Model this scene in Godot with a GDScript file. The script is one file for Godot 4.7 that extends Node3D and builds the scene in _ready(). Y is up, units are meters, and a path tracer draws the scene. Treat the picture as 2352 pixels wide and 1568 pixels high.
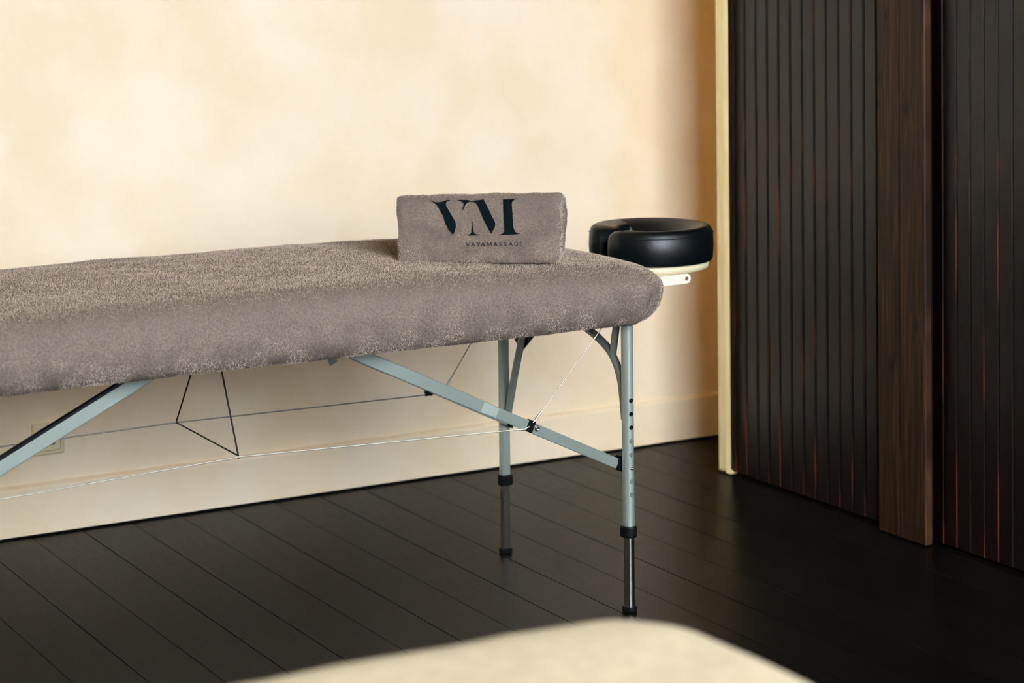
extends Node3D

# World: x runs along the plastered wall, z towards the viewer, y up, metres. The camera stands at x = z = 0.
const WALL_Z := -5.285      # face of the plastered wall
const SKIRT_Z := -5.27      # face of its skirting board
const PANEL_X := 3.475      # face of the dark boarding on the right
const PANEL_Z := -4.858     # its far end
const NICHE_X := 3.92
const LEFT_X := -2.8
const REAR_Z := 0.8
const CEIL_Y := 3.7
const F_PX := 5022.7        # focal length in pixels of the 2352 x 1568 frame
const CY_PX := 87.33        # row of the optical axis (shifted lens)

var rng := RandomNumberGenerator.new()
var M := {}
var taken := {}

func _ready() -> void:
	rng.seed = 7
	setup_view()
	make_materials()
	build_shell()
	build_floor()
	build_boarding()
	build_window()
	build_socket()
	var table := build_table()
	put(table, Vector3(1.69, 0, -4.25), "aluminium folding massage table on telescopic legs standing along the plastered wall", "table")
	build_cover("fitted_cover", Vector3(1.69, 0, -4.25), M.grey_cloth, "taupe grey fleece fitted cover stretched over the table by the wall", true)
	build_towel()
	build_head_rest()
	var near := table.duplicate()
	near.name = "massage_table_001"
	add_child(near)
	near.set_meta("label", "massage table in the foreground under the cream cover, close to the camera")
	near.position = Vector3(0.312, 0, -1.546)
	build_cover("fitted_cover", Vector3(0.312, 0, -1.546), M.cream_cloth, "plain cream cover on the blurred foreground massage table", false)


func setup_view() -> void:
	var cam := Camera3D.new()
	cam.name = "camera"
	cam.near = 0.05
	cam.far = 60.0
	cam.keep_aspect = Camera3D.KEEP_HEIGHT
	cam.set_frustum(1568.0 / F_PX * 0.05, Vector2(0.0, (CY_PX - 784.0) / F_PX * 0.05), 0.05, 60.0)
	var at := CameraAttributesPhysical.new()
	at.frustum_near = 0.05
	at.frustum_far = 60.0
	at.frustum_focal_length = 76.9
	at.frustum_focus_distance = 4.6
	at.exposure_aperture = 4.0
	cam.attributes = at
	cam.transform = Transform3D(Basis(Vector3.UP, -0.5197885) * Basis(Vector3.RIGHT, -0.041304) * Basis(Vector3.BACK, -0.0114507), Vector3(0, 1.45, 0))
	add_child(cam)
	cam.current = true

	var sky_m := ProceduralSkyMaterial.new()
	sky_m.sky_top_color = Color(0.925, 0.965, 1.01)
	sky_m.sky_horizon_color = Color(0.795, 0.83, 0.875)
	sky_m.ground_bottom_color = Color(0.34, 0.33, 0.31)
	sky_m.ground_horizon_color = Color(0.42, 0.41, 0.39)
	sky_m.sky_curve = 0.25
	var sky := Sky.new()
	sky.sky_material = sky_m
	var e := Environment.new()
	e.background_mode = Environment.BG_SKY
	e.sky = sky
	e.background_energy_multiplier = 10.0
	e.tonemap_mode = Environment.TONE_MAPPER_LINEAR
	e.tonemap_exposure = 3.95
	e.sdfgi_enabled = true
	e.ssao_enabled = true
	e.ssil_enabled = true
	var we := WorldEnvironment.new()
	we.name = "environment"
	we.environment = e
	add_child(we)


# ---------------------------------------------------------------- materials

func srgb(r: float, g: float, b: float) -> Color:
	return Color(r / 255.0, g / 255.0, b / 255.0)

func plain(c: Color, rough: float, metal := 0.0, spec := 0.5) -> StandardMaterial3D:
	var m := StandardMaterial3D.new()
	m.albedo_color = c
	m.roughness = rough
	m.metallic = metal
	m.metallic_specular = spec
	return m

func noise_tex(freq: float, octaves: int, sd: int, colors: Array, offs: Array, size := 512, normal := false, bump := 4.0) -> NoiseTexture2D:
	var n := FastNoiseLite.new()
	n.seed = sd
	n.noise_type = FastNoiseLite.TYPE_SIMPLEX_SMOOTH
	n.frequency = freq
	n.fractal_octaves = octaves
	var t := NoiseTexture2D.new()
	t.width = size
	t.height = size
	t.seamless = true
	t.noise = n
	if normal:
		t.as_normal_map = true
		t.bump_strength = bump
	elif colors.size():
		var g := Gradient.new()
		g.offsets = PackedFloat32Array(offs)
		g.colors = PackedColorArray(colors)
		t.color_ramp = g
	return t

func tri(m: StandardMaterial3D, scale: Vector3) -> StandardMaterial3D:
	m.uv1_triplanar = true
	m.uv1_world_triplanar = true
	m.uv1_scale = scale
	return m

func make_materials() -> void:
	var wall := plain(Color.WHITE, 0.82, 0.0, 0.3)
	wall.albedo_texture = noise_tex(0.004, 6, 11, [srgb(239, 218, 183), srgb(243, 224, 193), srgb(245, 228, 201)], [0.25, 0.5, 0.8], 1024)
	wall.normal_enabled = true
	wall.normal_texture = noise_tex(0.02, 5, 12, [], [], 1024, true, 2.0)
	wall.normal_scale = 0.35
	M.wall = tri(wall, Vector3(0.55, 0.55, 0.55))
	var ceil := plain(srgb(240, 219, 178), 0.9)
	M.rear = plain(srgb(150, 126, 96), 0.85)
	M.niche = plain(srgb(255, 214, 140), 0.7)
	M.ceiling = ceil
	M.strip = tri(plain(Color.WHITE, 0.6, 0.0, 0.4), Vector3(6, 0.7, 6))
	M.strip.albedo_texture = noise_tex(0.012, 4, 21, [srgb(248, 219, 162), srgb(255, 235, 182)], [0.25, 0.75], 512)

	M.floors = []
	for k in 4:
		var f := tri(plain(Color.WHITE, 1.0, 0.0, 0.175), Vector3(9.0, 9.0, 0.7))
		f.uv1_offset = Vector3(0.37 * k, 0.2, 0.61 * k)
		var d: float = [0.0, 3.0, -2.0, 1.5][k]
		f.albedo_texture = noise_tex(0.02, 4, 30 + k, [srgb(9 + d * 0.5, 8 + d * 0.5, 6 + d * 0.5), srgb(13 + d * 0.5, 11 + d * 0.5, 8 + d * 0.5)], [0.2, 0.85], 512)
		f.roughness_texture = noise_tex(0.03, 4, 40 + k, [Color(0.29, 0.29, 0.29), Color(0.34, 0.34, 0.34)], [0.2, 0.8], 512)
		M.floors.append(f)
	M.void = plain(srgb(12, 11, 10), 0.9, 0.0, 0.2)

	var bd := tri(plain(Color.WHITE, 0.36, 0.0, 0.46), Vector3(14.0, 0.9, 14.0))
	bd.vertex_color_use_as_albedo = true
	bd.albedo_texture = noise_tex(0.02, 4, 61, [Color(0.86, 0.86, 0.86), Color(1, 1, 1)], [0.3, 0.7], 512)
	bd.normal_enabled = true
	bd.normal_texture = noise_tex(0.03, 4, 62, [], [], 512, true, 3.0)
	bd.normal_scale = 0.15
	M.board = bd
	var pw := plain(Color.WHITE, 0.48, 0.0, 0.3)
	var img := grain_image(256, 1024)
	pw.albedo_texture = ImageTexture.create_from_image(img)
	var bump: Image = img.duplicate()
	bump.bump_map_to_normal_map(3.0)
	pw.normal_enabled = true
	pw.normal_texture = ImageTexture.create_from_image(bump)
	pw.normal_scale = 0.35
	pw.vertex_color_use_as_albedo = true
	M.post = pw

	M.alu = tri(plain(srgb(152, 160, 150), 0.4, 0.5), Vector3(40, 40, 40))
	M.alu.normal_enabled = true
	M.alu.normal_texture = noise_tex(0.2, 2, 71, [], [], 256, true, 3.0)
	M.alu.normal_scale = 0.05
	M.leg = M.alu.duplicate()
	M.leg.albedo_color = srgb(192, 203, 195)
	M.leg.metallic = 0.65
	M.leg.roughness = 0.31
	M.chrome = plain(srgb(206, 203, 198), 0.15, 1.0)
	M.steel = plain(srgb(136, 132, 118), 0.4, 0.6)
	M.cable = plain(srgb(196, 190, 172), 0.4, 0.4)
	M.ferrule = plain(srgb(205, 200, 190), 0.3, 0.6)
	M.black = plain(srgb(12, 13, 15), 0.45, 0.0, 0.32)
	M.hole = plain(srgb(14, 16, 22), 0.8, 0.0, 0.2)
	M.cord = plain(srgb(38, 28, 22), 0.85)
	M.hole_metal = plain(srgb(120, 126, 120), 0.5, 0.4)
	M.board_under = plain(srgb(120, 100, 74), 0.8)

	M.grey_cloth = tri(plain(Color.WHITE, 0.95, 0.0, 0.15), Vector3(3, 3, 3))
	M.grey_cloth.albedo_texture = noise_tex(0.05, 5, 81, [srgb(104, 92, 84), srgb(132, 117, 106)], [0.25, 0.75], 1024)
	M.pile = plain(Color.WHITE, 0.9, 0.0, 0.15)
	M.pile.vertex_color_use_as_albedo = true
	M.cream_cloth = tri(plain(Color.WHITE, 0.9, 0.0, 0.2), Vector3(3, 3, 3))
	M.cream_cloth.albedo_texture = noise_tex(0.02, 4, 83, [srgb(172, 159, 132), srgb(178, 165, 138)], [0.3, 0.7], 512)
	M.thread = plain(srgb(10, 20, 25), 0.9, 0.0, 0.15)
	M.thread_brown = plain(srgb(52, 40, 38), 0.7)
	M.leather = tri(plain(srgb(5, 12, 13), 0.33, 0.0, 0.42), Vector3(9, 9, 9))
	M.leather.normal_enabled = true
	M.leather.normal_texture = noise_tex(0.12, 3, 91, [], [], 512, true, 6.0)
	M.leather.normal_scale = 0.22
	M.cream = plain(srgb(222, 208, 168), 0.5)
	M.white = plain(srgb(226, 217, 198), 0.4)
	M.socket = plain(srgb(226, 216, 176), 0.3)
	M.socket_dark = plain(srgb(110, 84, 56), 0.5)
	var gl := plain(Color(1, 1, 1, 0.05), 0.03)
	gl.transparency = BaseMaterial3D.TRANSPARENCY_ALPHA
	M.glass = gl
	M.paint = plain(srgb(236, 232, 222), 0.5)


func grain_image(w: int, h: int) -> Image:
	var im := Image.create(w, h, false, Image.FORMAT_RGB8)
	var n := FastNoiseLite.new()
	n.seed = 5
	n.frequency = 1.0
	n.fractal_octaves = 4
	var knots := [Vector3(0.06, 0.20, 0.05), Vector3(0.055, 0.245, 0.045), Vector3(0.64, 0.25, 0.06), Vector3(0.20, 0.09, 0.035), Vector3(0.30, 0.70, 0.05), Vector3(0.82, 0.62, 0.05)]
	for y in h:
		for x in w:
			var u := float(x) / w
			var v := float(y) / h
			var bend := 0.0
			var dark := 0.0
			for k in knots:
				var dx: float = (u - k.x) / k.z
				var dy: float = (v - k.y) / (k.z * 0.28)
				var q := dx * dx + dy * dy
				bend += k.z * 2.2 * exp(-q * 0.25) * signf(dx) * minf(absf(dx), 1.0)
				dark += exp(-q * 1.4)
			var uu := u + bend * 0.55
			var g := n.get_noise_2d(uu * 26.0, v * 3.0) * 0.5 + n.get_noise_2d(uu * 90.0, v * 6.0) * 0.35 + 0.25 * sin(uu * 70.0 + n.get_noise_2d(uu * 5.0, v * 2.0) * 8.0)
			var t := clampf(0.45 + 0.5 * g, 0.0, 1.0)
			var c := srgb(30, 20, 13).lerp(srgb(158, 98, 52), pow(t, 2.6))
			c = c.lerp(srgb(13, 10, 8), clampf(dark * 0.8, 0, 0.85))
			im.set_pixel(x, y, c)
	return im


# ---------------------------------------------------------------- helpers

func numbered(called: String) -> String:
	var n: int = taken.get(called, 0)
	taken[called] = n + 1
	return called if n == 0 else "%s_%03d" % [called, n]

func thing(called: String, label: String, category: String, at := Vector3.ZERO) -> Node3D:
	var o := Node3D.new()
	o.name = numbered(called)
	o.position = at
	add_child(o)
	tag(o, label, category)
	return o

func tag(o: Node3D, label: String, category: String) -> void:
	o.set_meta("label", label)
	o.set_meta("category", category)

func put(o: Node3D, at: Vector3, label: String, category: String) -> void:
	o.position = at
	add_child(o)
	tag(o, label, category)

func obj(called: String, mesh: Mesh, m: Material, parent: Node3D = self) -> MeshInstance3D:
	var o := MeshInstance3D.new()
	o.name = numbered(called) if parent == self else called
	o.mesh = mesh
	o.material_override = m
	parent.add_child(o, true)
	return o

func struct(called: String, mesh: Mesh, m: Material) -> MeshInstance3D:
	var o := obj(called, mesh, m)
	o.set_meta("kind", "structure")
	return o

func begin() -> SurfaceTool:
	var st := SurfaceTool.new()
	st.begin(Mesh.PRIMITIVE_TRIANGLES)
	return st

func done(st: SurfaceTool) -> ArrayMesh:
	st.generate_normals()
	return st.commit()

# Rows of points; the winding is chosen so that the faces look away from the middle.
func grid(st: SurfaceTool, rows: Array, closed := false, smooth := true, inside_out := false, mid = null) -> void:
	var c := Vector3.ZERO
	var n := 0
	for r in rows:
		for p in r:
			c += p
			n += 1
	c = c / n if mid == null else mid
	var vol := 0.0
	var tris := PackedVector3Array()
	for i in rows.size() - 1:
		var a: PackedVector3Array = rows[i]
		var b: PackedVector3Array = rows[i + 1]
		var m := a.size()
		for j in (m if closed else m - 1):
			var k := (j + 1) % m
			for t in [[a[j], b[j], b[k]], [a[j], b[k], a[k]]]:
				if t[0].is_equal_approx(t[1]) or t[1].is_equal_approx(t[2]) or t[0].is_equal_approx(t[2]):
					continue
				vol += (t[0] - c).dot((t[1] - c).cross(t[2] - c))
				tris.append_array(PackedVector3Array([t[0], t[1], t[2]]))
	var ccw := (vol > 0.0) != inside_out
	st.set_smooth_group(0 if smooth else -1)
	for i in range(0, tris.size(), 3):
		st.add_vertex(tris[i])
		st.add_vertex(tris[i + 2] if ccw else tris[i + 1])
		st.add_vertex(tris[i + 1] if ccw else tris[i + 2])

func fan(st: SurfaceTool, ring: PackedVector3Array, away_from: Vector3) -> void:
	var c := Vector3.ZERO
	for p in ring:
		c += p
	c /= ring.size()
	st.set_smooth_group(-1)
	for j in ring.size():
		var a := ring[j]
		var b := ring[(j + 1) % ring.size()]
		var ccw := (a - c).cross(b - c).dot(c - away_from) > 0.0
		st.add_vertex(c)
		st.add_vertex(b if ccw else a)
		st.add_vertex(a if ccw else b)

# A box with chamfered edges, under a transform.
func box(st: SurfaceTool, at: Vector3, size: Vector3, bevel := 0.0, turn := Basis.IDENTITY) -> void:
	var h := size / 2.0
	var b := minf(bevel, minf(h.x, minf(h.y, h.z)) * 0.9)
	st.set_smooth_group(-1)
	var tris := []
	for ax in 3:
		var u := (ax + 1) % 3
		var v := (ax + 2) % 3
		for s in [-1.0, 1.0]:
			var q := []
			for k in [[-1, -1], [1, -1], [1, 1], [-1, 1]]:
				var p := Vector3.ZERO
				p[ax] = s * h[ax]
				p[u] = k[0] * (h[u] - b)
				p[v] = k[1] * (h[v] - b)
				q.append(p)
			tris.append([q[0], q[1], q[2]])
			tris.append([q[0], q[2], q[3]])
		if b > 0.0:
			for s in [-1.0, 1.0]:
				for t in [-1.0, 1.0]:
					var q := []
					for w in [-1.0, 1.0]:
						var p := Vector3.ZERO
						p[ax] = w * (h[ax] - b)
						p[u] = s * h[u]
						p[v] = t * (h[v] - b)
						q.append(p)
						p[u] = s * (h[u] - b)
						p[v] = t * h[v]
						q.append(p)
					tris.append([q[0], q[1], q[3]])
					tris.append([q[0], q[3], q[2]])
	if b > 0.0:
		for k in 8:
			var s := Vector3(1 if k & 1 else -1, 1 if k & 2 else -1, 1 if k & 4 else -1)
			tris.append([s * Vector3(h.x, h.y - b, h.z - b), s * Vector3(h.x - b, h.y, h.z - b), s * Vector3(h.x - b, h.y - b, h.z)])
	for t in tris:
		var nrm: Vector3 = (t[1] - t[0]).cross(t[2] - t[0])
		var ccw: bool = nrm.dot(t[0] + t[1] + t[2]) > 0.0
		st.add_vertex(at + turn * t[0])
		st.add_vertex(at + turn * (t[2] if ccw else t[1]))
		st.add_vertex(at + turn * (t[1] if ccw else t[2]))

func box_mesh(at: Vector3, size: Vector3, bevel := 0.0, turn := Basis.IDENTITY) -> ArrayMesh:
	var st := begin()
	box(st, at, size, bevel, turn)
	return done(st)

func span_mesh(lo: Vector3, hi: Vector3, bevel := 0.0) -> ArrayMesh:
	return box_mesh((lo + hi) / 2.0, hi - lo, bevel)

# A closed outline (Vector2) carried along a path; ends are capped.
func sweep(st: SurfaceTool, path: Array, outline: PackedVector2Array, up := Vector3.UP, smooth := true) -> void:
	var rows := []
	for i in path.size():
		var d: Vector3 = (path[mini(i + 1, path.size() - 1)] - path[maxi(i - 1, 0)]).normalized()
		var s := d.cross(up).normalized()
		var t := s.cross(d).normalized()
		var r := PackedVector3Array()
		for p in outline:
			r.append(path[i] + s * p.x + t * p.y)
		rows.append(r)
	grid(st, rows, true, smooth)
	var inner: Vector3 = (path[0] + path[1]) / 2.0
	fan(st, rows[0], inner)
	fan(st, rows[-1], (path[-1] + path[-2]) / 2.0)

func circle(r: float, n := 12) -> PackedVector2Array:
	var o := PackedVector2Array()
	for i in n:
		o.append(Vector2.from_angle(TAU * i / n) * r)
	return o

func tube(st: SurfaceTool, path: Array, r: float, n := 12, up := Vector3(0.13, 0.2, 0.97)) -> void:
	sweep(st, path, circle(r, n), up)

func tube_mesh(path: Array, r: float, n := 12) -> ArrayMesh:
	var st := begin()
	tube(st, path, r, n)
	return done(st)

func smooth_path(keys: Array, n := 8) -> Array:
	var c := Curve3D.new()
	for i in keys.size():
		var t: Vector3 = (keys[mini(i + 1, keys.size() - 1)] - keys[maxi(i - 1, 0)]) / 6.0
		c.add_point(keys[i], -t, t)
	var out := []
	for i in (keys.size() - 1) * n + 1:
		out.append(c.sample(i / n if i < (keys.size() - 1) * n else keys.size() - 2, float(i % n) / n if i < (keys.size() - 1) * n else 1.0))
	return out

# A profile (radius, height) turned round the y axis.
func lathe(st: SurfaceTool, profile: Array, at: Vector3, turn := Basis.IDENTITY, n := 20) -> void:
	var rows := []
	for p in profile:
		var r := PackedVector3Array()
		for i in n:
			var a := TAU * i / n
			r.append(at + turn * Vector3(p.x * cos(a), p.y, p.x * sin(a)))
		rows.append(r)
	grid(st, rows, true)

func lathe_mesh(profile: Array, at: Vector3, turn := Basis.IDENTITY, n := 20) -> ArrayMesh:
	var st := begin()
	lathe(st, profile, at, turn, n)
	return done(st)


# ---------------------------------------------------------------- the room

func build_shell() -> void:
	var t := 0.2
	struct("wall_back", span_mesh(Vector3(LEFT_X - t, -0.1, WALL_Z - t), Vector3(NICHE_X + t, CEIL_Y + t, WALL_Z)), M.wall)
	struct("wall_left", span_mesh(Vector3(LEFT_X - t, -0.1, WALL_Z), Vector3(LEFT_X, CEIL_Y + t, REAR_Z)), M.wall)
	struct("wall_niche", span_mesh(Vector3(NICHE_X, -0.1, WALL_Z), Vector3(NICHE_X + t, CEIL_Y + t, PANEL_Z - 0.048)), M.niche)
	struct("ceiling", span_mesh(Vector3(LEFT_X, CEIL_Y, WALL_Z), Vector3(NICHE_X, CEIL_Y + t, REAR_Z)), M.ceiling)
	# skirting board: a plain plinth with an eased upper edge
	var prof := [Vector2(0, 0.0055), Vector2(0.015, 0.0055), Vector2(0.015, 0.119), Vector2(0.0138, 0.1235), Vector2(0.0105, 0.1262), Vector2(0.006, 0.128), Vector2(0, 0.131)]
	var rows := []
	for x in [LEFT_X, NICHE_X]:
		var r := PackedVector3Array()
		for p in prof:
			r.append(Vector3(x, p.y, WALL_Z + p.x))
		rows.append(r)
	var st := begin()
	grid(st, rows, true, false)
	struct("baseboard_back", done(st), M.wall)
	struct("trim_3", span_mesh(Vector3(LEFT_X, -0.004, WALL_Z + 0.0005), Vector3(NICHE_X - 0.001, 0.005, SKIRT_Z - 0.004)), M.void)


func build_floor() -> void:
	var sub := struct("floor", span_mesh(Vector3(LEFT_X, -0.1, WALL_Z), Vector3(NICHE_X, -0.012, REAR_Z)), M.void)
	var width := 0.1302
	var gap := 0.0017
	var i := 0
	var x := 1.6231 - 34 * width
	while x < NICHE_X:
		var lo := maxf(x, LEFT_X)
		var hi := minf(x + width - gap, NICHE_X)
		if hi - lo > 0.01:
			var dip: float = [0.0, 0.0004, -0.0003, 0.0002, -0.0005][i % 5]
			var st := begin()
			box(st, Vector3((lo + hi) / 2.0, -0.009 + dip * 0.5, (SKIRT_Z - 0.0035 + REAR_Z) / 2.0), Vector3(hi - lo, 0.018, REAR_Z - SKIRT_Z + 0.0035), 0.0004)
			obj("plank", done(st), M.floors[[0, 2, 1, 3, 0, 1, 3][i % 7]], sub)
		x += width
		i += 1


func build_boarding() -> void:
	var x1 := PANEL_X + 0.018
	# the partition the boards are fixed to
	var wall := struct("wall_right", span_mesh(Vector3(x1, -0.1, PANEL_Z - 0.048), Vector3(NICHE_X + 0.2, CEIL_Y + 0.2, REAR_Z)), M.void)
	# plaster on the partition's far end, in the niche
	struct("wall_niche_return", span_mesh(Vector3(PANEL_X - 0.012, 0.0, PANEL_Z - 0.06), Vector3(NICHE_X, CEIL_Y, PANEL_Z - 0.048)), M.niche)
	# pale strip that edges the boarding, ragged where it meets the floor
	var st := begin()
	var zs := [PANEL_Z - 0.058, PANEL_Z - 0.052, PANEL_Z - 0.046, PANEL_Z - 0.022, PANEL_Z - 0.018, PANEL_Z - 0.001]
	var ys := [0.004, 0.005, 0.011, 0.008, 0.0035, 0.003]
	var rows := [PackedVector3Array(), PackedVector3Array(), PackedVector3Array(), PackedVector3Array()]
	for k in zs.size():
		var proud := 0.0045 if k > 0 and k < zs.size() - 1 else 0.001
		rows[0].append(Vector3(x1, ys[k], zs[k]))
		rows[1].append(Vector3(PANEL_X - 0.018 - proud, ys[k], zs[k]))
		rows[2].append(Vector3(PANEL_X - 0.018 - proud, CEIL_Y, zs[k]))
		rows[3].append(Vector3(x1, CEIL_Y, zs[k]))
	grid(st, rows, false, false, false, Vector3(PANEL_X + 0.1, 1.2, PANEL_Z - 0.03))
	struct("trim_1", done(st), M.strip)
	# narrow boards, worn to red wood along their arrises
	var pitch := 0.0505
	var kinds := []
	for k in 5:
		kinds.append(board_mesh(pitch - 0.0035, k))
	var z := PANEL_Z - pitch
	var i := 0
	while z < REAR_Z - pitch:
		var b := obj("board", kinds[(i * 3 + i / 4) % 5], M.board, wall)
		b.position = Vector3(PANEL_X, 0.006, z)
		z += pitch if z < -4.2 else 0.0478
		i += 1
	# the proud stile: two wide boards on a batten
	var post := Node3D.new()
	post.name = "trim_2"
	add_child(post)
	post.set_meta("kind", "structure")
	obj("batten", span_mesh(Vector3(3.452, 0.004, -4.195), Vector3(PANEL_X - 0.001, CEIL_Y, -4.045)), M.void, post)
	obj("plank", stile_mesh(-4.2, -4.1185, 0.0), M.post, post)
	obj("plank", stile_mesh(-4.1165, -4.026, 0.5), M.post, post)


func board_mesh(w: float, kind: int) -> ArrayMesh:
	rng.seed = 100 + kind
	var st := begin()
	st.set_smooth_group(-1)
	var base := srgb(15, 11, 8).srgb_to_linear() * (1.0 + 0.05 * (kind - 2) / 2.0)
	var red := srgb(104, 48, 30).srgb_to_linear()
	var n := 44
	var c := 0.0034
	# across: back edge, side, chamfer, face, chamfer, side
	var across := [Vector2(0.016, 0.0), Vector2(c, 0.0), Vector2(0.0, c), Vector2(0.0, w - c), Vector2(c, w), Vector2(0.016, w)]
	var wear := []
	for i in n + 1:
		wear.append([maxf(0.0, rng.randf_range(-0.8, 0.9)), maxf(0.0, rng.randf_range(-0.9, 0.7))])
	for i in n:
		var y0 := CEIL_Y * i / n
		var y1 := CEIL_Y * (i + 1) / n
		for j in 5:
			var a := Vector3(across[j].x, y0, across[j].y)
			var b := Vector3(across[j + 1].x, y0, across[j + 1].y)
			var d := Vector3(across[j + 1].x, y1, across[j + 1].y)
			var e := Vector3(across[j].x, y1, across[j].y)
			var side := 0 if j < 2 else 1
			var q0 := base
			var q1 := base
			if j == 1 or j == 3:
				q0 = base.lerp(red, wear[i][side])
				q1 = base.lerp(red, wear[i + 1][side])
			for t in [[a, q0], [d, q1], [b, q0], [a, q0], [e, q1], [d, q1]]:
				st.set_color(t[1])
				st.add_vertex(t[0])
	return done(st)


func stile_mesh(z0: float, z1: float, u0: float) -> ArrayMesh:
	rng.seed = 200 + int(u0 * 10)
	var st := begin()
	st.set_smooth_group(-1)
	var xf := 3.432
	var xb := 3.453
	var c := 0.003 if u0 == 0.0 else 0.0055
	var across := [Vector2(xb, z0), Vector2(xf + 0.002, z0), Vector2(xf, z0 + 0.002), Vector2(xf, z1 - c), Vector2(xf + c * 0.35, z1 - c * 0.3), Vector2(xf + c, z1), Vector2(xb, z1)]
	var tone := [Color(0.7, 0.7, 0.7), Color(1.5, 1.2, 1.0), Color.WHITE, Color(3.4, 2.0, 1.6), Color(3.4, 1.7, 1.4), Color(2.4, 1.3, 1.2)]
	var n := 34
	var wear := []
	for i in n + 1:
		wear.append(rng.randf_range(0.1, 1.3))
	for i in n:
		var y0 := 0.004 + (CEIL_Y - 0.004) * i / n
		var y1 := 0.004 + (CEIL_Y - 0.004) * (i + 1) / n
		for j in 6:
			var pts := [Vector3(across[j].x, y0, across[j].y), Vector3(across[j + 1].x, y0, across[j + 1].y), Vector3(across[j + 1].x, y1, across[j + 1].y), Vector3(across[j].x, y1, across[j].y)]
			for k in [0, 2, 1, 0, 3, 2]:
				var p: Vector3 = pts[k]
				var wr: float = wear[i if k < 2 else i + 1]
				st.set_color(tone[j] if j == 2 or j == 0 else Color.WHITE.lerp(tone[j], wr))
				st.set_uv(Vector2(u0 + (p.z - z0) / (z1 - z0) * 0.48, 1.0 - p.y / 1.4))
				st.add_vertex(p)
	# the cut end at the floor
	return done(st)


func build_window() -> void:
	# wall behind the camera with one wide window; daylight comes in only there
	var t := 0.25
	var x0 := 0.15
	var x1 := 3.1
	var y0 := 1.35
	var y1 := 3.55
	var cs := CSGBox3D.new()
	cs.name = "wall_front"
	cs.size = Vector3(NICHE_X - LEFT_X + 0.6, CEIL_Y + 0.3, t)
	cs.position = Vector3((LEFT_X + NICHE_X) / 2.0, CEIL_Y / 2.0 + 0.05, REAR_Z + t / 2.0)
	cs.material = M.rear
	var cut := CSGBox3D.new()
	cut.name = "opening"
	cut.operation = CSGShape3D.OPERATION_SUBTRACTION
	cut.size = Vector3(x1 - x0, y1 - y0, t * 2.0)
	cut.position = Vector3((x0 + x1) / 2.0, (y0 + y1) / 2.0, REAR_Z + t / 2.0) - cs.position
	cs.add_child(cut)
	add_child(cs)
	cs.set_meta("kind", "structure")
	var win := Node3D.new()
	win.name = "window_1"
	add_child(win)
	win.set_meta("kind", "structure")
	var z := REAR_Z + t * 0.6
	var st := begin()
	var f := 0.05
	box(st, Vector3(x0 + f / 2, (y0 + y1) / 2, z), Vector3(f, y1 - y0, 0.06), 0.006)
	box(st, Vector3(x1 - f / 2, (y0 + y1) / 2, z), Vector3(f, y1 - y0, 0.06), 0.006)
	box(st, Vector3((x0 + x1) / 2, y0 + f / 2, z), Vector3(x1 - x0 - 2 * f, f, 0.06), 0.006)
	box(st, Vector3((x0 + x1) / 2, y1 - f / 2, z), Vector3(x1 - x0 - 2 * f, f, 0.06), 0.006)
	box(st, Vector3((x0 + x1) / 2, (y0 + y1) / 2, z), Vector3(f, y1 - y0 - 2 * f, 0.05), 0.006)
	obj("window_frame", done(st), M.paint, win)
	for k in 2:
		var lo := x0 + f + k * (x1 - x0 - f) / 2.0
		obj("pane", span_mesh(Vector3(lo, y0 + f, z - 0.002), Vector3(lo + (x1 - x0 - 3 * f) / 2.0, y1 - f, z + 0.002)), M.glass, win)
	obj("window_sill", span_mesh(Vector3(x0 - 0.04, y0 - 0.03, REAR_Z - 0.06), Vector3(x1 + 0.04, y0, REAR_Z + t * 0.5), 0.005), M.paint, win)


func build_socket() -> void:
	var c := Vector3(1.674, 0.2395, WALL_Z)
	var s := thing("wall_socket", "square cream wall socket just above the skirting behind the slanted table brace", "socket", c)
	var st := begin()
	var o := 0.0405
	var rows := []
	for q in [[o, 0.0], [o, 0.008], [o - 0.004, 0.0135], [o - 0.010, 0.0145], [o - 0.0115, 0.0095]]:
		rows.append(round_square(q[0], 0.004, q[1]))
	grid(st, rows, true, false)
	obj("frame", done(st), M.socket, s)
	st = begin()
	rows = []
	for q in [[0.0285, 0.0095], [0.0285, 0.0125], [0.0275, 0.0135]]:
		rows.append(round_square(q[0], 0.003, q[1]))
	rows.append(ring_at(0.0205, 0.0135, 24))
	var outer: PackedVector3Array = rows[2]
	rows.pop_back()
	grid(st, rows, true, false)
	var inner := PackedVector3Array()
	for p in outer:
		inner.append(Vector3(p.x, p.y, 0).normalized() * 0.0205 + Vector3(0, 0, 0.0135))
	grid(st, [outer, inner], true, false, false, Vector3(0, 0, -1))
	obj("insert", done(st), M.socket, s)
	var well := lathe_mesh([Vector2(0.0205, 0.0135), Vector2(0.0198, 0.0125), Vector2(0.0195, 0.002), Vector2(0.0, 0.002)], Vector3.ZERO, Basis(Vector3.RIGHT, PI / 2), 24)
	obj("well", well, M.socket_dark, s)
	for k in [-1, 1]:
		obj("contact_hole", lathe_mesh([Vector2(0.0026, 0.0025), Vector2(0.0, 0.003)], Vector3(0.0095 * k, 0, 0), Basis(Vector3.RIGHT, PI / 2), 10), M.hole, s)

func round_square(h: float, r: float, z: float) -> PackedVector3Array:
	var o := PackedVector3Array()
	for k in 4:
		var c := Vector2((h - r) * (1 if k in [0, 3] else -1), (h - r) * (1 if k < 2 else -1))
		for i in 6:
			var p := c + Vector2.from_angle(PI / 2 * k + PI / 10 * i) * r
			o.append(Vector3(p.x, p.y, z))
	return o

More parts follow.
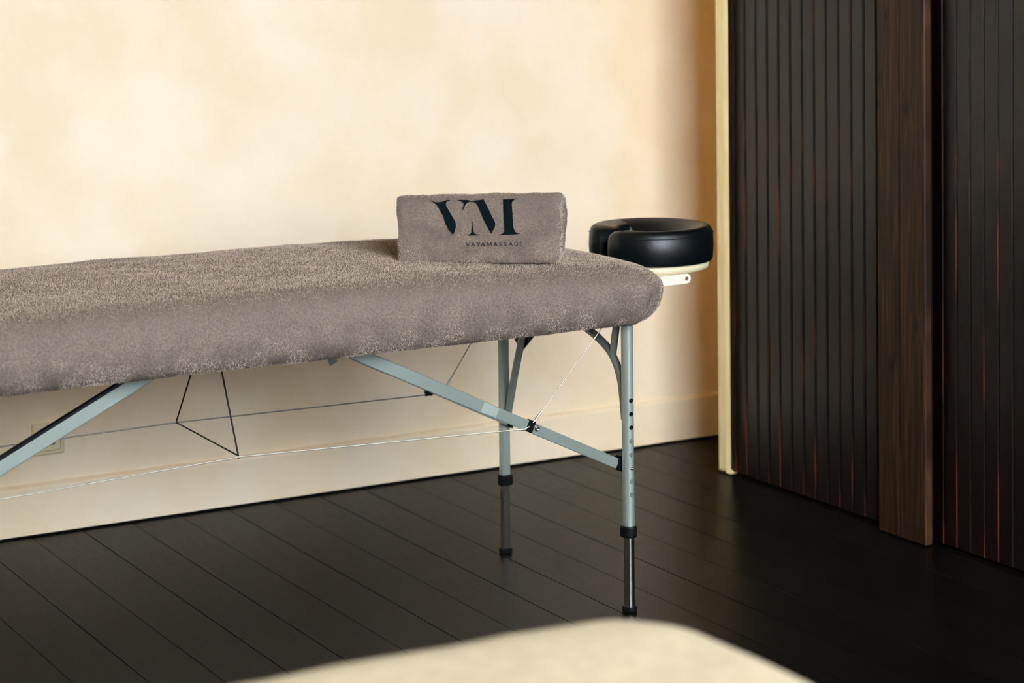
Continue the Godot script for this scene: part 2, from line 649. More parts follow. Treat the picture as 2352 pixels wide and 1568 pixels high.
func ring_at(r: float, z: float, n: int) -> PackedVector3Array:
	var o := PackedVector3Array()
	for i in n:
		o.append(Vector3(r * cos(TAU * i / n), r * sin(TAU * i / n), z))
	return o


# ---------------------------------------------------------------- the table (origin on the floor under its middle)

const LEG_X := 0.865
const LEG_Z := 0.275

func build_table() -> Node3D:
	var t := Node3D.new()
	t.name = "massage_table"
	obj("tabletop", span_mesh(Vector3(-0.885, 0.652, -0.295), Vector3(0.885, 0.672, 0.295), 0.006), M.board_under, t)
	for sx in [-1.0, 1.0]:
		for sz in [-1.0, 1.0]:
			build_leg(t, sx, sz)
			build_brace(t, sx, sz)
		# corner arches between the two legs of a pair
		build_arch(t, sx, 1.0)
		build_arch(t, sx, -1.0)
	for sz in [-1.0, 1.0]:
		build_cables(t, sz)
	for sx in [-1.0, 1.0]:
		obj("hinge_plate", box_mesh(Vector3(sx * 0.372, 0.582, -0.25), Vector3(0.020, 0.165, 0.004), 0.001, Basis(Vector3.BACK, sx * 0.45)), M.alu, t)
	# black cords from the hinge in the middle down to the long cables, and across between them
	var na := Vector3(0, 0.4275, 0.1637)
	var fa := Vector3(0, 0.4338, -0.182)
	var hinge_n := Vector3(0, 0.655, 0.0)
	obj("cord", tube_mesh([fa + Vector3(0, -0.002, 0), fa + Vector3(0, 0.006, 0.003), Vector3(0, 0.5421, -0.1005), Vector3(0, 0.655, -0.015)], 0.0017, 8), M.cord, t)
	obj("cord", tube_mesh([na + Vector3(0, -0.004, 0), na + Vector3(0, 0.006, -0.003), Vector3(0, 0.577, 0.0874), Vector3(0, 0.655, 0.046)], 0.0019, 8), M.cord, t)
	obj("cord", tube_mesh([fa, na + Vector3(0, 0.002, -0.008)], 0.0015, 8), M.cord, t)
	return t


func leg_outline(w: float, flat: float, sz: float) -> PackedVector2Array:
	var o := PackedVector2Array()
	var h := w / 2.0
	var ch := 0.0035
	o.append(Vector2(-h + ch, -flat))
	o.append(Vector2(h - ch, -flat))
	o.append(Vector2(h, -flat + ch))
	for i in 25:
		var a := PI * i / 24.0
		o.append(Vector2(h * cos(a), h * sin(a) * 1.05))
	o.append(Vector2(-h, -flat + ch))
	if sz < 0.0:
		for i in o.size():
			o[i].y = -o[i].y
	return o


func prism_y(outline: PackedVector2Array, y0: float, y1: float, at: Vector3, ease := 0.0) -> ArrayMesh:
	var st := begin()
	var rows := []
	var levels := [[y0, 1.0], [y1, 1.0]]
	if ease > 0.0:
		levels = [[y0, 0.92], [y0 + ease, 1.0], [y1 - ease, 1.0], [y1, 0.92]]
	for l in levels:
		var r := PackedVector3Array()
		for p in outline:
			r.append(at + Vector3(p.x * l[1], l[0], p.y * l[1]))
		rows.append(r)
	grid(st, rows, true, false)
	fan(st, rows[0], at + Vector3(0, (y0 + y1) / 2, 0))
	fan(st, rows[-1], at + Vector3(0, (y0 + y1) / 2, 0))
	return done(st)


func build_leg(t: Node3D, sx: float, sz: float) -> void:
	var at := Vector3(sx * LEG_X, 0, sz * LEG_Z)
	var leg := obj("leg", prism_y(leg_outline(0.0240, 0.011, sz), 0.182, 0.653, at), M.leg, t)
	obj("extension_tube", prism_y(leg_outline(0.0206, 0.0095, sz), 0.008, 0.19, at), M.chrome, leg)
	obj("collar", prism_y(leg_outline(0.0332, 0.0148, sz), 0.1645, 0.1895, at, 0.003), M.black, leg)
	obj("foot_pad", prism_y(leg_outline(0.0292, 0.0128, sz), 0.0, 0.0125, at, 0.002), M.black, leg)
	var face := at + Vector3(0, 0, sz * 0.0124)
	var turn := Basis(Vector3.RIGHT, PI / 2 * sz)
	var n := 0
	for y in [0.4654, 0.4359, 0.4062, 0.3764, 0.3467, 0.3169, 0.2882, 0.2594]:
		var p := face + Vector3(0, y, 0)
		if n == 5:
			obj("lock_button", lathe_mesh([Vector2(0.004, -0.001), Vector2(0.0038, 0.0015), Vector2(0.0026, 0.003), Vector2(0.0, 0.0036)], p, turn, 14), M.chrome, leg)
		else:
			obj("rim", lathe_mesh([Vector2(0.0054, -0.003), Vector2(0.0054, 0.0002), Vector2(0.0049, 0.0004), Vector2(0.0047, -0.001)], p, turn, 14), M.steel, leg)
			obj("adjustment_hole", lathe_mesh([Vector2(0.0049, 0.0003), Vector2(0.0, 0.0003)], p, turn, 14), M.hole if n < 3 else M.hole_metal, leg)
		n += 1


func build_arch(t: Node3D, sx: float, sz: float) -> void:
	var x := sx * LEG_X
	if sz > 0.0:
		var keys := [Vector3(x, 0.42, 0.262), Vector3(x, 0.478, 0.2535), Vector3(x, 0.5236, 0.2385), Vector3(x, 0.5613, 0.203), Vector3(x, 0.585, 0.15), Vector3(x, 0.602, 0.09), Vector3(x, 0.622, 0.03), Vector3(x, 0.648, -0.02)]
		obj("corner_arch", tube_mesh(smooth_path(keys, 6), 0.0088, 12), M.alu, t)
		obj("arch_strut", tube_mesh([Vector3(x, 0.552, 0.214), Vector3(x, 0.652, 0.2385)], 0.0082, 12), M.alu, t)
	else:
		obj("corner_strut", tube_mesh([Vector3(x + sx * 0.002, 0.325, -0.262), Vector3(x, 0.45, -0.216), Vector3(x, 0.652, -0.135)], 0.0088, 12), M.alu, t)
		var st := begin()
		var pl := PackedVector2Array([Vector2(-0.245, 0.652), Vector2(-0.238, 0.56), Vector2(-0.231, 0.522), Vector2(-0.208, 0.503), Vector2(-0.19, 0.503), Vector2(-0.142, 0.54), Vector2(-0.10, 0.652)])
		var rows := [PackedVector3Array(), PackedVector3Array()]
		for p in pl:
			rows[0].append(Vector3(x + sx * 0.006, p.y, p.x))
			rows[1].append(Vector3(x + sx * 0.009, p.y, p.x))
		grid(st, rows, true, false)
		fan(st, rows[0], rows[1][3])
		fan(st, rows[1], rows[0][3])
		obj("gusset_plate", done(st), M.black, t)


# the slanted folding brace: an upper bar that jogs sideways into a lower one
func build_brace(t: Node3D, sx: float, sz: float) -> void:
	var dir := Vector3(0.0, 0.0, 0.0)
	var a := Vector3(1.94 - 1.69, 0.6155, 0)      # axis points of the near right brace
	var b := Vector3(2.54 - 1.69, 0.3225, 0)
	dir = (b - a).normalized()
	if sz < 0.0:
		a += Vector3(0.012, 0.007, 0)
		b += Vector3(0.012, 0.001, 0)
		dir = (b - a).normalized()
	var top := a - dir * 0.075
	var j0 := a + dir * 0.298
	var j1 := a + dir * 0.335
	var zc := LEG_Z - 0.025
	var keys := [Vector3(top.x, top.y, zc - 0.007), Vector3(j0.x, j0.y, zc - 0.007), Vector3(j1.x, j1.y, zc), Vector3(b.x, b.y, zc)]
	var h := [0.0135, 0.0135, 0.0117, 0.0112]
	var across := Vector3(-dir.y, dir.x, 0)
	if across.y < 0:
		across = -across
	var st := begin()
	var rows := []
	for i in 4:
		var th := 0.0065 if i < 2 else 0.005
		var r := PackedVector3Array()
		for q in [[-1, -0.8], [-0.86, -1], [0.86, -1], [1, -0.8], [1, 0.8], [0.86, 1], [-0.86, 1], [-1, 0.8]]:
			var p: Vector3 = keys[i] + across * (h[i] * q[0]) + Vector3(0, 0, th * q[1])
			r.append(Vector3(p.x * sx, p.y, p.z * sz))
		rows.append(r)
	grid(st, rows, true, false)
	fan(st, rows[0], (rows[0][0] + rows[1][4]) / 2)
	fan(st, rows[3], (rows[2][0] + rows[3][4]) / 2)
	var brace := obj("brace", done(st), M.alu, t)
	var m := func(p: Vector3) -> Vector3: return Vector3(p.x * sx, p.y, p.z * sz)
	var turn := Basis(Vector3.BACK, atan2(dir.y, dir.x) * sx)
	# black rubber edge on the back half of the upper bar
	if sx < 0.0:
		var mid: Vector3 = (keys[0] + keys[1]) / 2 + across * 0.0165 + dir * 0.02
		obj("rubber_edge", box_mesh(m.call(mid), Vector3((keys[1] - keys[0]).length() + 0.04, 0.006, 0.014), 0.001, turn), M.black, brace)
	# rubber clip, pivot bolt, cable eye
	var clip := Vector3(2.3216 - 1.69, 0.4309, zc)
	if sz < 0.0:
		clip = a + dir * ((2.343 - 1.69 - a.x) / dir.x) + Vector3(0, -0.006, zc)
	obj("rubber_clip", box_mesh(m.call(clip), Vector3(0.018, 0.026, 0.014), 0.002, turn), M.black, brace)
	var bt := Vector3(2.337 - 1.69, 0.4244, zc + 0.005)
	obj("pivot_bolt", lathe_mesh([Vector2(0.0068, -0.001), Vector2(0.0068, 0.001), Vector2(0.0055, 0.0026), Vector2(0.003, 0.0034), Vector2(0.0026, 0.002), Vector2(0.0, 0.002)], m.call(bt), Basis(Vector3.RIGHT, PI / 2 * sz), 16), M.chrome, brace)
	# fork that holds the brace's foot to the leg
	st = begin()
	for s in [-1.0, 1.0]:
		box(st, m.call(b + Vector3(0.004, -0.0005, zc + s * 0.0085)), Vector3(0.009, 0.030, 0.0025), 0.0006)
	box(st, m.call(b + Vector3(0.007, -0.0005, zc)), Vector3(0.003, 0.034, 0.0195), 0.0006)
	obj("foot_fork", done(st), M.hole, brace)


func build_cables(t: Node3D, sz: float) -> void:
	var zc := LEG_Z - 0.025
	var mid := Vector3(0, 0.4275, 0.1637) if sz > 0 else Vector3(0, 0.4338, -0.182)
	var st := begin()
	var ends := []
	for sx in [1.0, -1.0]:
		var e := Vector3(sx * (2.3079 - 1.69), 0.428, (zc + 0.010) * sz) if sz > 0 else Vector3(sx * (2.352 - 1.69), 0.4095, zc * sz)
		ends.append(e)
	tube(st, [ends[0], mid, ends[1]], 0.00155, 8, Vector3(0, 0, 1))
	obj("long_cable", done(st), M.cable if sz > 0 else M.steel, t)
	for sx in [1.0, -1.0]:
		var e: Vector3 = ends[0 if sx > 0 else 1]
		var d: Vector3 = (mid - e).normalized()
		obj("ferrule", tube_mesh([e + d * 0.004, e + d * 0.0225], 0.0029, 10), M.ferrule if sz > 0 else M.black, t)
		var s := Vector3(sx * (2.3275 - 1.69), 0.4435, (zc + 0.012) * sz)
		var top := Vector3(sx * (2.512 - 1.69), 0.6545, (zc + 0.028) * sz)
		if sz < 0:
			s = Vector3(sx * (2.372 - 1.69), 0.403, zc * sz)
			top = Vector3(sx * (2.515 - 1.69), 0.654, -0.2)
		var dd := (top - s).normalized()
		obj("short_cable", tube_mesh([s, top], 0.0013, 8), M.cable if sz > 0 else M.steel, t)
		var from := 0.003 if sz > 0 else 0.026
		obj("ferrule", tube_mesh([s + dd * from, s + dd * (from + 0.020)], 0.0029, 10), M.ferrule, t)
		if sz > 0:
			obj("eye", tube_mesh([s + dd * 0.004, s - dd * 0.004 - Vector3(sx * 0.002, 0, 0)], 0.0012, 8), M.ferrule, t)
			obj("eye", tube_mesh([e + d * 0.005, e + Vector3(sx * 0.007, 0.004, 0)], 0.0012, 8), M.ferrule, t)


# ---------------------------------------------------------------- covers

func cover_rings(hx: float, hz: float, R: float, crown: float) -> Array:
	var prof := []
	for i in 4:                                       # hem turned in under the top
		prof.append(Vector2(0.12 - 0.02 * i, 0.640 - 0.001 * i))
	for i in 7:                                       # lower edge
		var a := PI / 2 * i / 6.0
		prof.append(Vector2(0.058 * (1.0 - pow(sin(a), 0.95)), 0.708 - 0.071 * pow(cos(a), 0.95)))
	for i in range(1, 13):                            # shoulder
		var a := PI / 2 * i / 12.0
		prof.append(Vector2(0.105 * (1.0 - pow(cos(a), 0.82)), 0.708 + 0.0665 * pow(sin(a), 0.86)))
	var n := 12
	for i in range(1, n + 1):
		var f := float(i) / n
		prof.append(Vector2(lerpf(0.105, hz, f), 0.7745 + 0.0025 * (1.0 - (1.0 - f) * (1.0 - f))))
	var nz := FastNoiseLite.new()
	nz.seed = 3
	nz.frequency = 5.0
	nz.fractal_octaves = 2
	var rings := []
	for p in prof:
		var d: float = p.x
		var r := maxf(R - d * 0.75, 0.0)
		r = minf(r, hz - d)
		var ring := PackedVector3Array()
		var ax := hx - d
		var az := hz - d
		for k in 4:
			var sx := 1.0 if k in [0, 3] else -1.0
			var sz := 1.0 if k < 2 else -1.0
			var c := Vector2(sx * (ax - r), sz * (az - r))
			for i in 31:
				var q := c + Vector2.from_angle(PI / 2 * k + PI / 60 * i) * r
				var g := Vector3(q.x, p.y, q.y)
				# gathers of the elastic hem round the corners
				var low := smoothstep(0.725, 0.655, p.y) * smoothstep(0.0, 0.25, sin(PI * i / 30.0))
				var pleat := pow(0.5 + 0.5 * cos(TAU * i / 7.0), 2.5) * 0.018 * low
				g += Vector3(-q.x + c.x, 0, -q.y + c.y).normalized() * pleat if r > 0.01 else Vector3.ZERO
				g.y += 0.003 * low * cos(TAU * i / 10.0 + 0.6)
				ring.append(g)
			var nxt := (k + 1) % 4
			var c2 := Vector2((ax - r) * (1 if nxt in [0, 3] else -1), (az - r) * (1 if nxt < 2 else -1))
			var s0 := c + Vector2.from_angle(PI / 2 * (k + 1)) * r
			var s1 := c2 + Vector2.from_angle(PI / 2 * (k + 1)) * r
			var m := 44 if k % 2 == 0 else 12
			for i in range(1, m):
				var q := s0.lerp(s1, float(i) / m)
				ring.append(Vector3(q.x, p.y, q.y))
		for i in ring.size():
			var v := ring[i]
			var w := nz.get_noise_3d(v.x, v.y * 1.5, v.z)
			var soft := 0.0035 if p.y > 0.66 else 0.0015
			var q := absf(v.x)
			var top := smoothstep(0.70, 0.765, p.y) * crown
			var rise := 0.0085 * (1.0 - smoothstep(0.3, 0.62, q)) - 0.003 * smoothstep(0.5, 0.7, q) - 0.012 * smoothstep(0.70, 0.95, q)
			ring[i] += Vector3(0, top * rise + w * soft, signf(v.z) * w * soft * 0.6)
		rings.append(ring)
	return rings


func build_cover(called: String, at: Vector3, m: Material, label: String, furry: bool) -> void:
	var rings := cover_rings(0.962, 0.372, 0.145, 1.0)
	if not furry:
		rings = cover_rings(0.955, 0.372, 0.125, 0.0)
	var st := begin()
	grid(st, rings, true)
	var mesh := done(st)
	var o := obj(called, mesh, m)
	o.position = at
	tag(o, label, "cover")
	if furry:
		var p := obj("pile", pile_mesh(mesh, 400000, 0.0030, 0.0010, Vector3(0.2, -0.8, -0.15), 0.6, [], 0.0), M.pile, o)
		p.set_meta("kind", "stuff")


# Short fibres rooted on a mesh, combed by a slow noise: nap that lies one way here and another way there.
func pile_mesh(mesh: ArrayMesh, count: int, length: float, width: float, comb: Vector3, min_y: float, bare: Array, bias: float) -> ArrayMesh:
	var a := mesh.surface_get_arrays(0)
	var v: PackedVector3Array = a[Mesh.ARRAY_VERTEX]
	var nn: PackedVector3Array = a[Mesh.ARRAY_NORMAL]
	var ix = a[Mesh.ARRAY_INDEX]
	var nt: int = (ix.size() if ix != null and ix.size() else v.size()) / 3
	var areas := PackedFloat32Array()
	areas.resize(nt)
	var total := 0.0
	for i in nt:
		var i0: int = ix[3 * i] if ix != null and ix.size() else 3 * i
		var i1: int = ix[3 * i + 1] if ix != null and ix.size() else 3 * i + 1
		var i2: int = ix[3 * i + 2] if ix != null and ix.size() else 3 * i + 2
		var ar := (v[i1] - v[i0]).cross(v[i2] - v[i0]).length() * 0.5
		if maxf(v[i0].y, maxf(v[i1].y, v[i2].y)) < min_y or nn[i0].y < -0.97:
			ar = 0.0
		areas[i] = ar
		total += ar
	var nap := FastNoiseLite.new()
	nap.seed = 17
	nap.frequency = 14.0
	nap.fractal_octaves = 4
	var nap2 := FastNoiseLite.new()
	nap2.seed = 23
	nap2.frequency = 16.0
	nap2.fractal_octaves = 3
	rng.seed = 77
	var pv := PackedVector3Array()
	var pn := PackedVector3Array()
	var pc := PackedColorArray()
	pv.resize(count * 3)
	pn.resize(count * 3)
	pc.resize(count * 3)
	var dark := srgb(106, 94, 86).srgb_to_linear()
	var pale := srgb(208, 189, 168).srgb_to_linear()
	var made := 0
	var owed := 0.0
	for i in nt:
		owed += areas[i] / total * count
		if owed < 1.0:
			continue
		var i0: int = ix[3 * i] if ix != null and ix.size() else 3 * i
		var i1: int = ix[3 * i + 1] if ix != null and ix.size() else 3 * i + 1
		var i2: int = ix[3 * i + 2] if ix != null and ix.size() else 3 * i + 2
		while owed >= 1.0 and made < count:
			owed -= 1.0
			var r1 := rng.randf()
			var r2 := rng.randf()
			if r1 + r2 > 1.0:
				r1 = 1.0 - r1
				r2 = 1.0 - r2
			var p := v[i0] + (v[i1] - v[i0]) * r1 + (v[i2] - v[i0]) * r2
			var n := (nn[i0] + (nn[i1] - nn[i0]) * r1 + (nn[i2] - nn[i0]) * r2).normalized()
			if bare.size() and n.z > 0.7:
				var skip := false
				for poly in bare:
					if Geometry2D.is_point_in_polygon(Vector2(p.x, p.y), poly):
						skip = true
						break
				if skip:
					continue
			var w := nap.get_noise_3dv(p)
			var w2 := nap2.get_noise_3dv(p)
			var flow := comb + Vector3(w2 * 1.6, w * 1.2, w * 0.8 + w2 * 0.5) + Vector3(rng.randf_range(-0.5, 0.5), rng.randf_range(-0.5, 0.5), rng.randf_range(-0.5, 0.5))
			flow = (flow - n * flow.dot(n)).normalized()
			var lift := maxf(0.4, 2.0 + 0.9 * w2 + rng.randf_range(-0.5, 0.6))
			var dir := (flow + n * lift).normalized()
			var flat := dir.cross(n).normalized()
			var spin := rng.randf_range(-1.2, 1.2)
			var side := flat.rotated(dir, spin) * width * 0.5 * rng.randf_range(0.7, 1.2)
			var l := length * rng.randf_range(0.6, 1.15)
			var t := clampf(0.55 + bias + 0.15 * maxf(n.y, 0.0) + 1.5 * w * (1.0 - 0.75 * maxf(n.y, 0.0)) + rng.randf_range(-0.34, 0.34) * clampf(1.0 + n.y, 0.4, 1.0), 0.0, 1.0)
			var c := dark.lerp(pale, t)
			var sn := dir.cross(side).normalized()
			var k := made * 3
			pv[k] = p - side - n * 0.0004
			pv[k + 1] = p + side - n * 0.0004
			pv[k + 2] = p + dir * l
			pn[k] = sn
			pn[k + 1] = sn
			pn[k + 2] = sn
			pc[k] = c
			pc[k + 1] = c
			pc[k + 2] = c
			made += 1
	pv.resize(made * 3)
	pn.resize(made * 3)
	pc.resize(made * 3)
	var arr := []
	arr.resize(Mesh.ARRAY_MAX)
	arr[Mesh.ARRAY_VERTEX] = pv
	arr[Mesh.ARRAY_NORMAL] = pn
	arr[Mesh.ARRAY_COLOR] = pc
	var out := ArrayMesh.new()
	out.add_surface_from_arrays(Mesh.PRIMITIVE_TRIANGLES, arr)
	return out


# ---------------------------------------------------------------- towel

func poly_of(text: String) -> PackedVector2Array:
	var o := PackedVector2Array()
	for p in text.split(" "):
		var q := p.split(",")
		o.append(Vector2(float(q[0]), float(q[1])) / 1000.0)
	return o

func build_towel() -> void:
	var t := thing("folded_towel", "thick folded taupe towel with a black monogram standing on the grey table cover", "towel", Vector3(2.0906, 0.7790, -4.159))
	t.scale = Vector3.ONE * 0.987
	t.rotation.y = atan2(-0.5635, 0.8261)
	var w := 0.3516
	var depth := 0.165
	var nz := FastNoiseLite.new()
	nz.seed = 8
	nz.frequency = 9.0
	nz.fractal_octaves = 3
	# cross-section loop (z, y), walked round; front face at z = 0
	var sec := PackedVector2Array()
	var r0 := 0.012
	var r1 := 0.022
	var h := 0.1445
	for i in 8:
		sec.append(Vector2(-r0, r0) + Vector2.from_angle(-PI / 2 + PI / 2 * i / 7.0) * r0)
	for i in range(1, 10):
		sec.append(Vector2(0.0, lerpf(r0, h - r1, i / 10.0)))
	for i in 9:
		sec.append(Vector2(-r1, h - r1) + Vector2.from_angle(PI / 2 * i / 8.0) * r1)
	for i in range(1, 8):
		sec.append(Vector2(lerpf(-r1, -depth + 0.05, i / 8.0), h - 0.022 * i / 8.0))
	for i in 13:
		sec.append(Vector2(-depth + 0.05, h - 0.074) + Vector2.from_angle(PI / 2 + PI / 2 * i / 12.0) * 0.05)
	for i in range(1, 6):
		sec.append(Vector2(-depth, lerpf(h - 0.074, 0.03, i / 6.0)))
	for i in 8:
		sec.append(Vector2(-depth + 0.03, 0.03) + Vector2.from_angle(PI + PI / 2 * i / 7.0) * 0.03)
	for i in range(1, 8):
		sec.append(Vector2(lerpf(-depth + 0.03, -r0, i / 8.0), 0.0))
	var mid := Vector2(-depth * 0.5, h * 0.5)
	var rows := []
	var n := 44
	# both ends: folded layers inside, then the rounded outer fold
	var ends := [[0.25, 0.016], [0.40, 0.011], [0.47, 0.020], [0.60, 0.010], [0.68, 0.021], [0.80, 0.009], [0.86, 0.016]]
	for k in 7:
		var q := PI / 2 * k / 6.0
		ends.append([0.90 + 0.10 * sin(q), 0.004 + 0.016 * (1.0 - cos(q))])
	for e in ends:
		rows.append(towel_ring(sec, mid, e[1] - 0.004, e[0], w, nz))
	for i in range(1, n):
		rows.append(towel_ring(sec, mid, lerpf(0.016, w - 0.016, float(i) / n), 1.0, w, nz))
	ends.reverse()
	for e in ends:
		rows.append(towel_ring(sec, mid, w - e[1] + 0.004, e[0], w, nz))
	var st := begin()
	grid(st, rows, true)
	for q in [0, -1]:
		fan(st, rows[q], Vector3(w / 2, h / 2, -depth / 2))
	var mesh := done(st)
	obj("body", mesh, M.grey_cloth, t)
	# the monogram, five pieces as they are stitched
	var shapes := [
		"76.4,136.6 82.8,133.7 91.2,132.7 99.7,133.7 107.3,136.5 111.5,137.7 118.6,137 112.3,135.7 108.1,131.5 108.8,125.6 116.2,112.1 126.1,95.3 129.1,88.6 129.6,80.2 127.1,70.1 123.2,63.4 115.7,72.6 110.8,80.2 106.7,90.3 102.6,103.8 97.7,112.2 89.5,127.3 84.5,131.6",
		"135.4,137.7 150.2,137.6 156.9,137.3 164.4,134.7 158.5,133.6 153.5,130.6 150.1,126.4 147.5,120.5 144.3,113.8 145.3,120.5 147.5,127.2 147.6,130.6 144.3,134.3",
		"165.6,91.9 166.3,80.1 167.5,70 170.3,65.3 176.2,63 183.7,61.9 166.1,61.5 149.3,62 157.7,63.3 162.8,65.8 164.5,73.4",
		"164.4,135.2 172,136.4 180.4,137.2 189.7,138.9 198.7,122.1 203.6,111.1 213.1,92.7 215.1,87.6 214.2,80.1 209.9,71.7 206.4,65.3 201.5,73.4 190,96.9 180.2,120.4 177,128 172,133.5",
		"232.8,138.8 244.2,139.1 265.2,140.4 257.6,139.1 253.4,136.2 250.8,130.4 251.5,120.3 253.6,81.7 256,71.6 260.1,66.6 268.8,64.4 250,62.9 223.2,62.7 231.6,65.8 234.7,70 234.8,76.7 233.5,110.3"]
	var polys := []
	for s in shapes:
		polys.append(poly_of(s))
	var k := 0
	for letters in [[0, 1], [2, 3, 4]]:
		st = begin()
		for q in letters:
			emboss(st, polys[q], w, nz)
		var o := obj("letter", done(st), M.thread, t)
		o.set_meta("label", ["black stitched letter V", "black stitched letter M"][k])
		k += 1
	# the word below, in stroked capitals
	var word := "VAYAMASSAGE"
	var strokes := {
		"V": [[Vector2(0, 1), Vector2(0.5, 0), Vector2(1, 1)]],
		"A": [[Vector2(0, 0), Vector2(0.5, 1), Vector2(1, 0)], [Vector2(0.22, 0.32), Vector2(0.78, 0.32)]],
		"Y": [[Vector2(0, 1), Vector2(0.5, 0.45), Vector2(1, 1)], [Vector2(0.5, 0.45), Vector2(0.5, 0)]],
		"M": [[Vector2(0, 0), Vector2(0.05, 1), Vector2(0.5, 0.3), Vector2(0.95, 1), Vector2(1, 0)]],
		"S": [[Vector2(0.92, 0.82), Vector2(0.7, 0.98), Vector2(0.32, 0.98), Vector2(0.1, 0.77), Vector2(0.28, 0.57), Vector2(0.72, 0.45), Vector2(0.92, 0.24), Vector2(0.7, 0.02), Vector2(0.28, 0.02), Vector2(0.05, 0.18)]],
		"G": [[Vector2(0.94, 0.82), Vector2(0.7, 0.98), Vector2(0.4, 0.98), Vector2(0.08, 0.72), Vector2(0.05, 0.35), Vector2(0.3, 0.02), Vector2(0.7, 0.02), Vector2(0.95, 0.2), Vector2(0.95, 0.46), Vector2(0.58, 0.46)]],
		"E": [[Vector2(0.95, 1), Vector2(0.1, 1), Vector2(0.1, 0), Vector2(0.95, 0)], [Vector2(0.1, 0.52), Vector2(0.82, 0.52)]]}
	var centre := [0.1555, 0.1665, 0.178, 0.188, 0.2015, 0.215, 0.2262, 0.2365, 0.248, 0.2595, 0.270]
	var wide := [0.0075, 0.0078, 0.0075, 0.0078, 0.0095, 0.008, 0.006, 0.006, 0.0078, 0.0078, 0.0052]
	for i in word.length():
		st = begin()
		var base := 0.0375 + 0.0012 * i / 10.0
		for line in strokes[word[i]]:
			for s in line.size() - 1:
				var a: Vector2 = line[s]
				var b: Vector2 = line[s + 1]
				var pa := Vector2(centre[i] + (a.x - 0.5) * wide[i], base + a.y * 0.0082)
				var pb := Vector2(centre[i] + (b.x - 0.5) * wide[i], base + b.y * 0.0082)
				tube(st, [front(pa, w, nz, 0.0014), front(pb, w, nz, 0.0014)], 0.00085, 8)
		var o := obj("word_letter", done(st), M.thread_brown, t)
		o.set_meta("label", "dark stitched capital %s" % word[i])
	polys.append(PackedVector2Array([Vector2(0.149, 0.036), Vector2(0.2745, 0.0372), Vector2(0.2745, 0.0482), Vector2(0.149, 0.0472)]))
	var pile := obj("pile", pile_mesh(mesh, 120000, 0.0030, 0.0008, Vector3(0.35, -0.6, 0.1), -1.0, polys, 0.30), M.pile, t)
	pile.set_meta("kind", "stuff")


func towel_bulge(u: float, y: float, w: float, nz: FastNoiseLite) -> float:
	var b := 0.004 * sin(PI * clampf(u / w, 0, 1)) * sin(PI * clampf(y / 0.15, 0, 1))
	return b + 0.0035 * nz.get_noise_2d(u, y * 1.3) - 0.004 * exp(-pow((u - 0.19) / 0.03, 2.0)) * clampf(1.0 - y / 0.06, 0, 1)

func towel_ring(sec: PackedVector2Array, mid: Vector2, x: float, scale: float, w: float, nz: FastNoiseLite) -> PackedVector3Array:
	var o := PackedVector3Array()
	var f := clampf(x / w, 0.0, 1.0)
	for p in sec:
		var q := mid + (p - mid) * scale
		var lift := 1.0 + 0.055 * f * clampf(q.y / 0.15, 0, 1)
		var y := q.y * lift + (0.004 * nz.get_noise_2d(x * 1.2, q.x * 1.2 + 3.0) if q.y > 0.1 else 0.0)
		var z := q.x
		if z > -0.03:
			z += towel_bulge(x, y, w, nz) * clampf((z + 0.03) / 0.02, 0, 1)
		# the back of the right end swings out, so its layers show from the front
		var swing := 0.006 * smoothstep(0.9, 1.0, f) * clampf(-q.x / 0.10, 0.0, 1.0) * clampf(0.35 + y / 0.08, 0.0, 1.0)
		var wobble := 0.0035 * nz.get_noise_2d(q.x * 2.0 + 9.0, y * 2.0) * absf(2.0 * f - 1.0)
		o.append(Vector3(x + swing + wobble - 0.003 * (1.0 - f) * (1.0 - q.y / 0.15) * -1.0 + 0.005 * f * q.y / 0.15, maxf(y, 0.0), z))
	return o

func front(p: Vector2, w: float, nz: FastNoiseLite, off: float) -> Vector3:
	return Vector3(p.x, p.y, towel_bulge(p.x, p.y, w, nz) + off)

func emboss(st: SurfaceTool, poly: PackedVector2Array, w: float, nz: FastNoiseLite) -> void:
	var idx := Geometry2D.triangulate_polygon(poly)
	st.set_smooth_group(0)
	for i in range(0, idx.size(), 3):
		var a := poly[idx[i]]
		var b := poly[idx[i + 1]]
		var c := poly[idx[i + 2]]
		var ccw := (b - a).cross(c - a) > 0.0
		for p in ([a, c, b] if ccw else [a, b, c]):
			st.add_vertex(front(p, w, nz, 0.0022))
	var lo := PackedVector3Array()
	var hi := PackedVector3Array()
	for p in poly:
		lo.append(front(p, w, nz, -0.002))
		hi.append(front(p, w, nz, 0.0022))
	grid(st, [lo, hi], true, false)


# ---------------------------------------------------------------- head rest

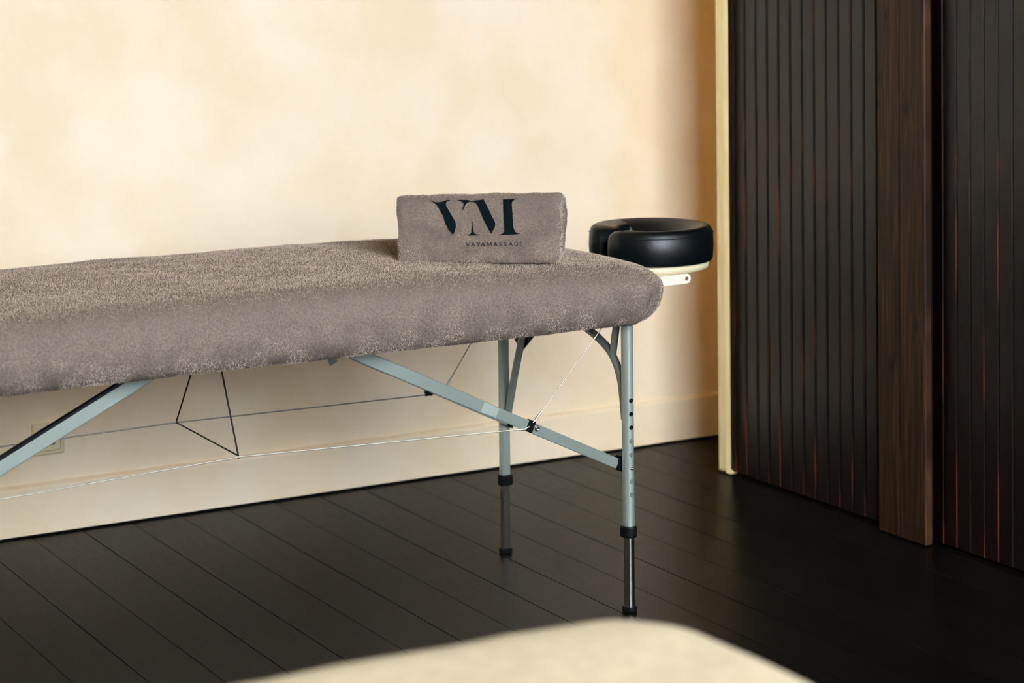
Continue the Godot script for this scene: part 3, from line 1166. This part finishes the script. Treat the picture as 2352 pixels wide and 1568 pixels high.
func build_head_rest() -> void:
	var c := Vector3(2.7995, 0.0, -4.25)
	var t := thing("head_rest", "black leather horseshoe head cushion on a cream plate at the table's far end", "head rest", c)
	var ro := 0.1445
	var rows := []
	var stitch := []
	var stitch_in := []
	var a0 := deg_to_rad(-165.0)
	var a1 := deg_to_rad(174.0)
	var n := 84
	for i in n + 1:
		var f := float(i) / n
		var a := lerpf(a0, a1, f)
		var arm := smoothstep(1.60, 1.68, absf(a))             # 1 along the two arms, 0 round the crown
		if a > 0:
			arm = smoothstep(1.7, 2.4, absf(a))
		var inner := lerpf(0.050, 0.074, arm)
		var inner_y := lerpf(0.757, 0.794, arm)
		var top := 0.8015
		# rounded tips
		var tip := minf(f, 1.0 - f) * n / 6.0
		var k := 1.0 if tip >= 1.0 else sqrt(1.0 - pow(1.0 - tip, 2.0))
		var sec := [Vector2(ro - 0.012, 0.7195), Vector2(ro - 0.003, 0.7215), Vector2(ro, 0.728), Vector2(ro + 0.0015, 0.755), Vector2(ro, 0.7835), Vector2(ro - 0.0012, 0.7855), Vector2(ro - 0.002, 0.7905), Vector2(ro - 0.006, 0.7975), Vector2(ro - 0.013, top), Vector2(ro - 0.022, top - 0.0005),
			Vector2(lerpf(ro - 0.022, inner, 0.35), lerpf(top, inner_y, 0.28)), Vector2(lerpf(ro - 0.022, inner, 0.75), lerpf(top, inner_y, 0.75)), Vector2(inner + 0.004, inner_y), Vector2(inner, inner_y - 0.006), Vector2(inner - 0.001, 0.735), Vector2(inner + 0.004, 0.7205), Vector2(inner + 0.015, 0.7195)]
		var mid := Vector2((ro + inner) / 2, 0.745)
		var r := PackedVector3Array()
		for p in sec:
			var q: Vector2 = mid + (p - mid) * Vector2(lerpf(0.45, 1.0, k), lerpf(0.55, 1.0, k)) if p.y > 0.745 else Vector2(mid.x + (p.x - mid.x) * lerpf(0.45, 1.0, k), p.y)
			r.append(Vector3(q.x * cos(a), q.y, q.x * sin(a)))
		rows.append(r)
		if f > 0.05 and f < 0.95:
			stitch.append(Vector3((ro + 0.0002) * cos(a), 0.7845, (ro + 0.0002) * sin(a)))
	var st := begin()
	# vertices of neighbouring sections lie on one smooth skin
	grid(st, rows, true, true)
	fan(st, rows[0], rows[3][4])
	fan(st, rows[-1], rows[-4][4])
	var cush := obj("cushion", done(st), M.leather, t)
	obj("seam", tube_mesh(stitch, 0.0009, 6), M.black, cush)
	# plate under the cushion, a long oval
	st = begin()
	lathe(st, [Vector2(0.0, 0.7015), Vector2(0.128, 0.7015), Vector2(0.133, 0.704), Vector2(0.135, 0.712), Vector2(0.133, 0.7185), Vector2(0.0, 0.7185)], Vector3.ZERO, Basis.IDENTITY, 48)
	obj("plate", done(st), M.cream, t)
	for s in [1.0, -1.0]:
		# support arm: a flat bar with a round, drilled end
		st = begin()
		var outl := PackedVector2Array()
		for i in 13:
			outl.append(Vector2(0.0085, 0.6905) + Vector2.from_angle(-PI / 2 + PI * i / 12.0) * 0.0112)
		outl.append(Vector2(-0.142, 0.6992))
		outl.append(Vector2(-0.142, 0.6772))
		var lo := PackedVector3Array()
		var hi := PackedVector3Array()
		for p in outl:
			lo.append(Vector3(p.x, p.y, s * 0.126))
			hi.append(Vector3(p.x, p.y, s * 0.134))
		grid(st, [lo, hi], true, false)
		fan(st, lo, hi[3])
		fan(st, hi, lo[3])
		var bar := obj("support_arm", done(st), M.white, t)
		obj("rivet", lathe_mesh([Vector2(0.0046, -0.001), Vector2(0.0046, 0.0006), Vector2(0.0040, 0.0006), Vector2(0.0038, 0.0001), Vector2(0.0, 0.0001)], Vector3(0.0085, 0.6905, s * 0.134), Basis(Vector3.RIGHT, PI / 2 * s), 14), M.socket_dark, bar)
		obj("hinge_block", span_mesh(Vector3(-0.075, 0.688, s * 0.112 - 0.012), Vector3(0.006, 0.7018, s * 0.112 + 0.012), 0.002), M.cream, t)
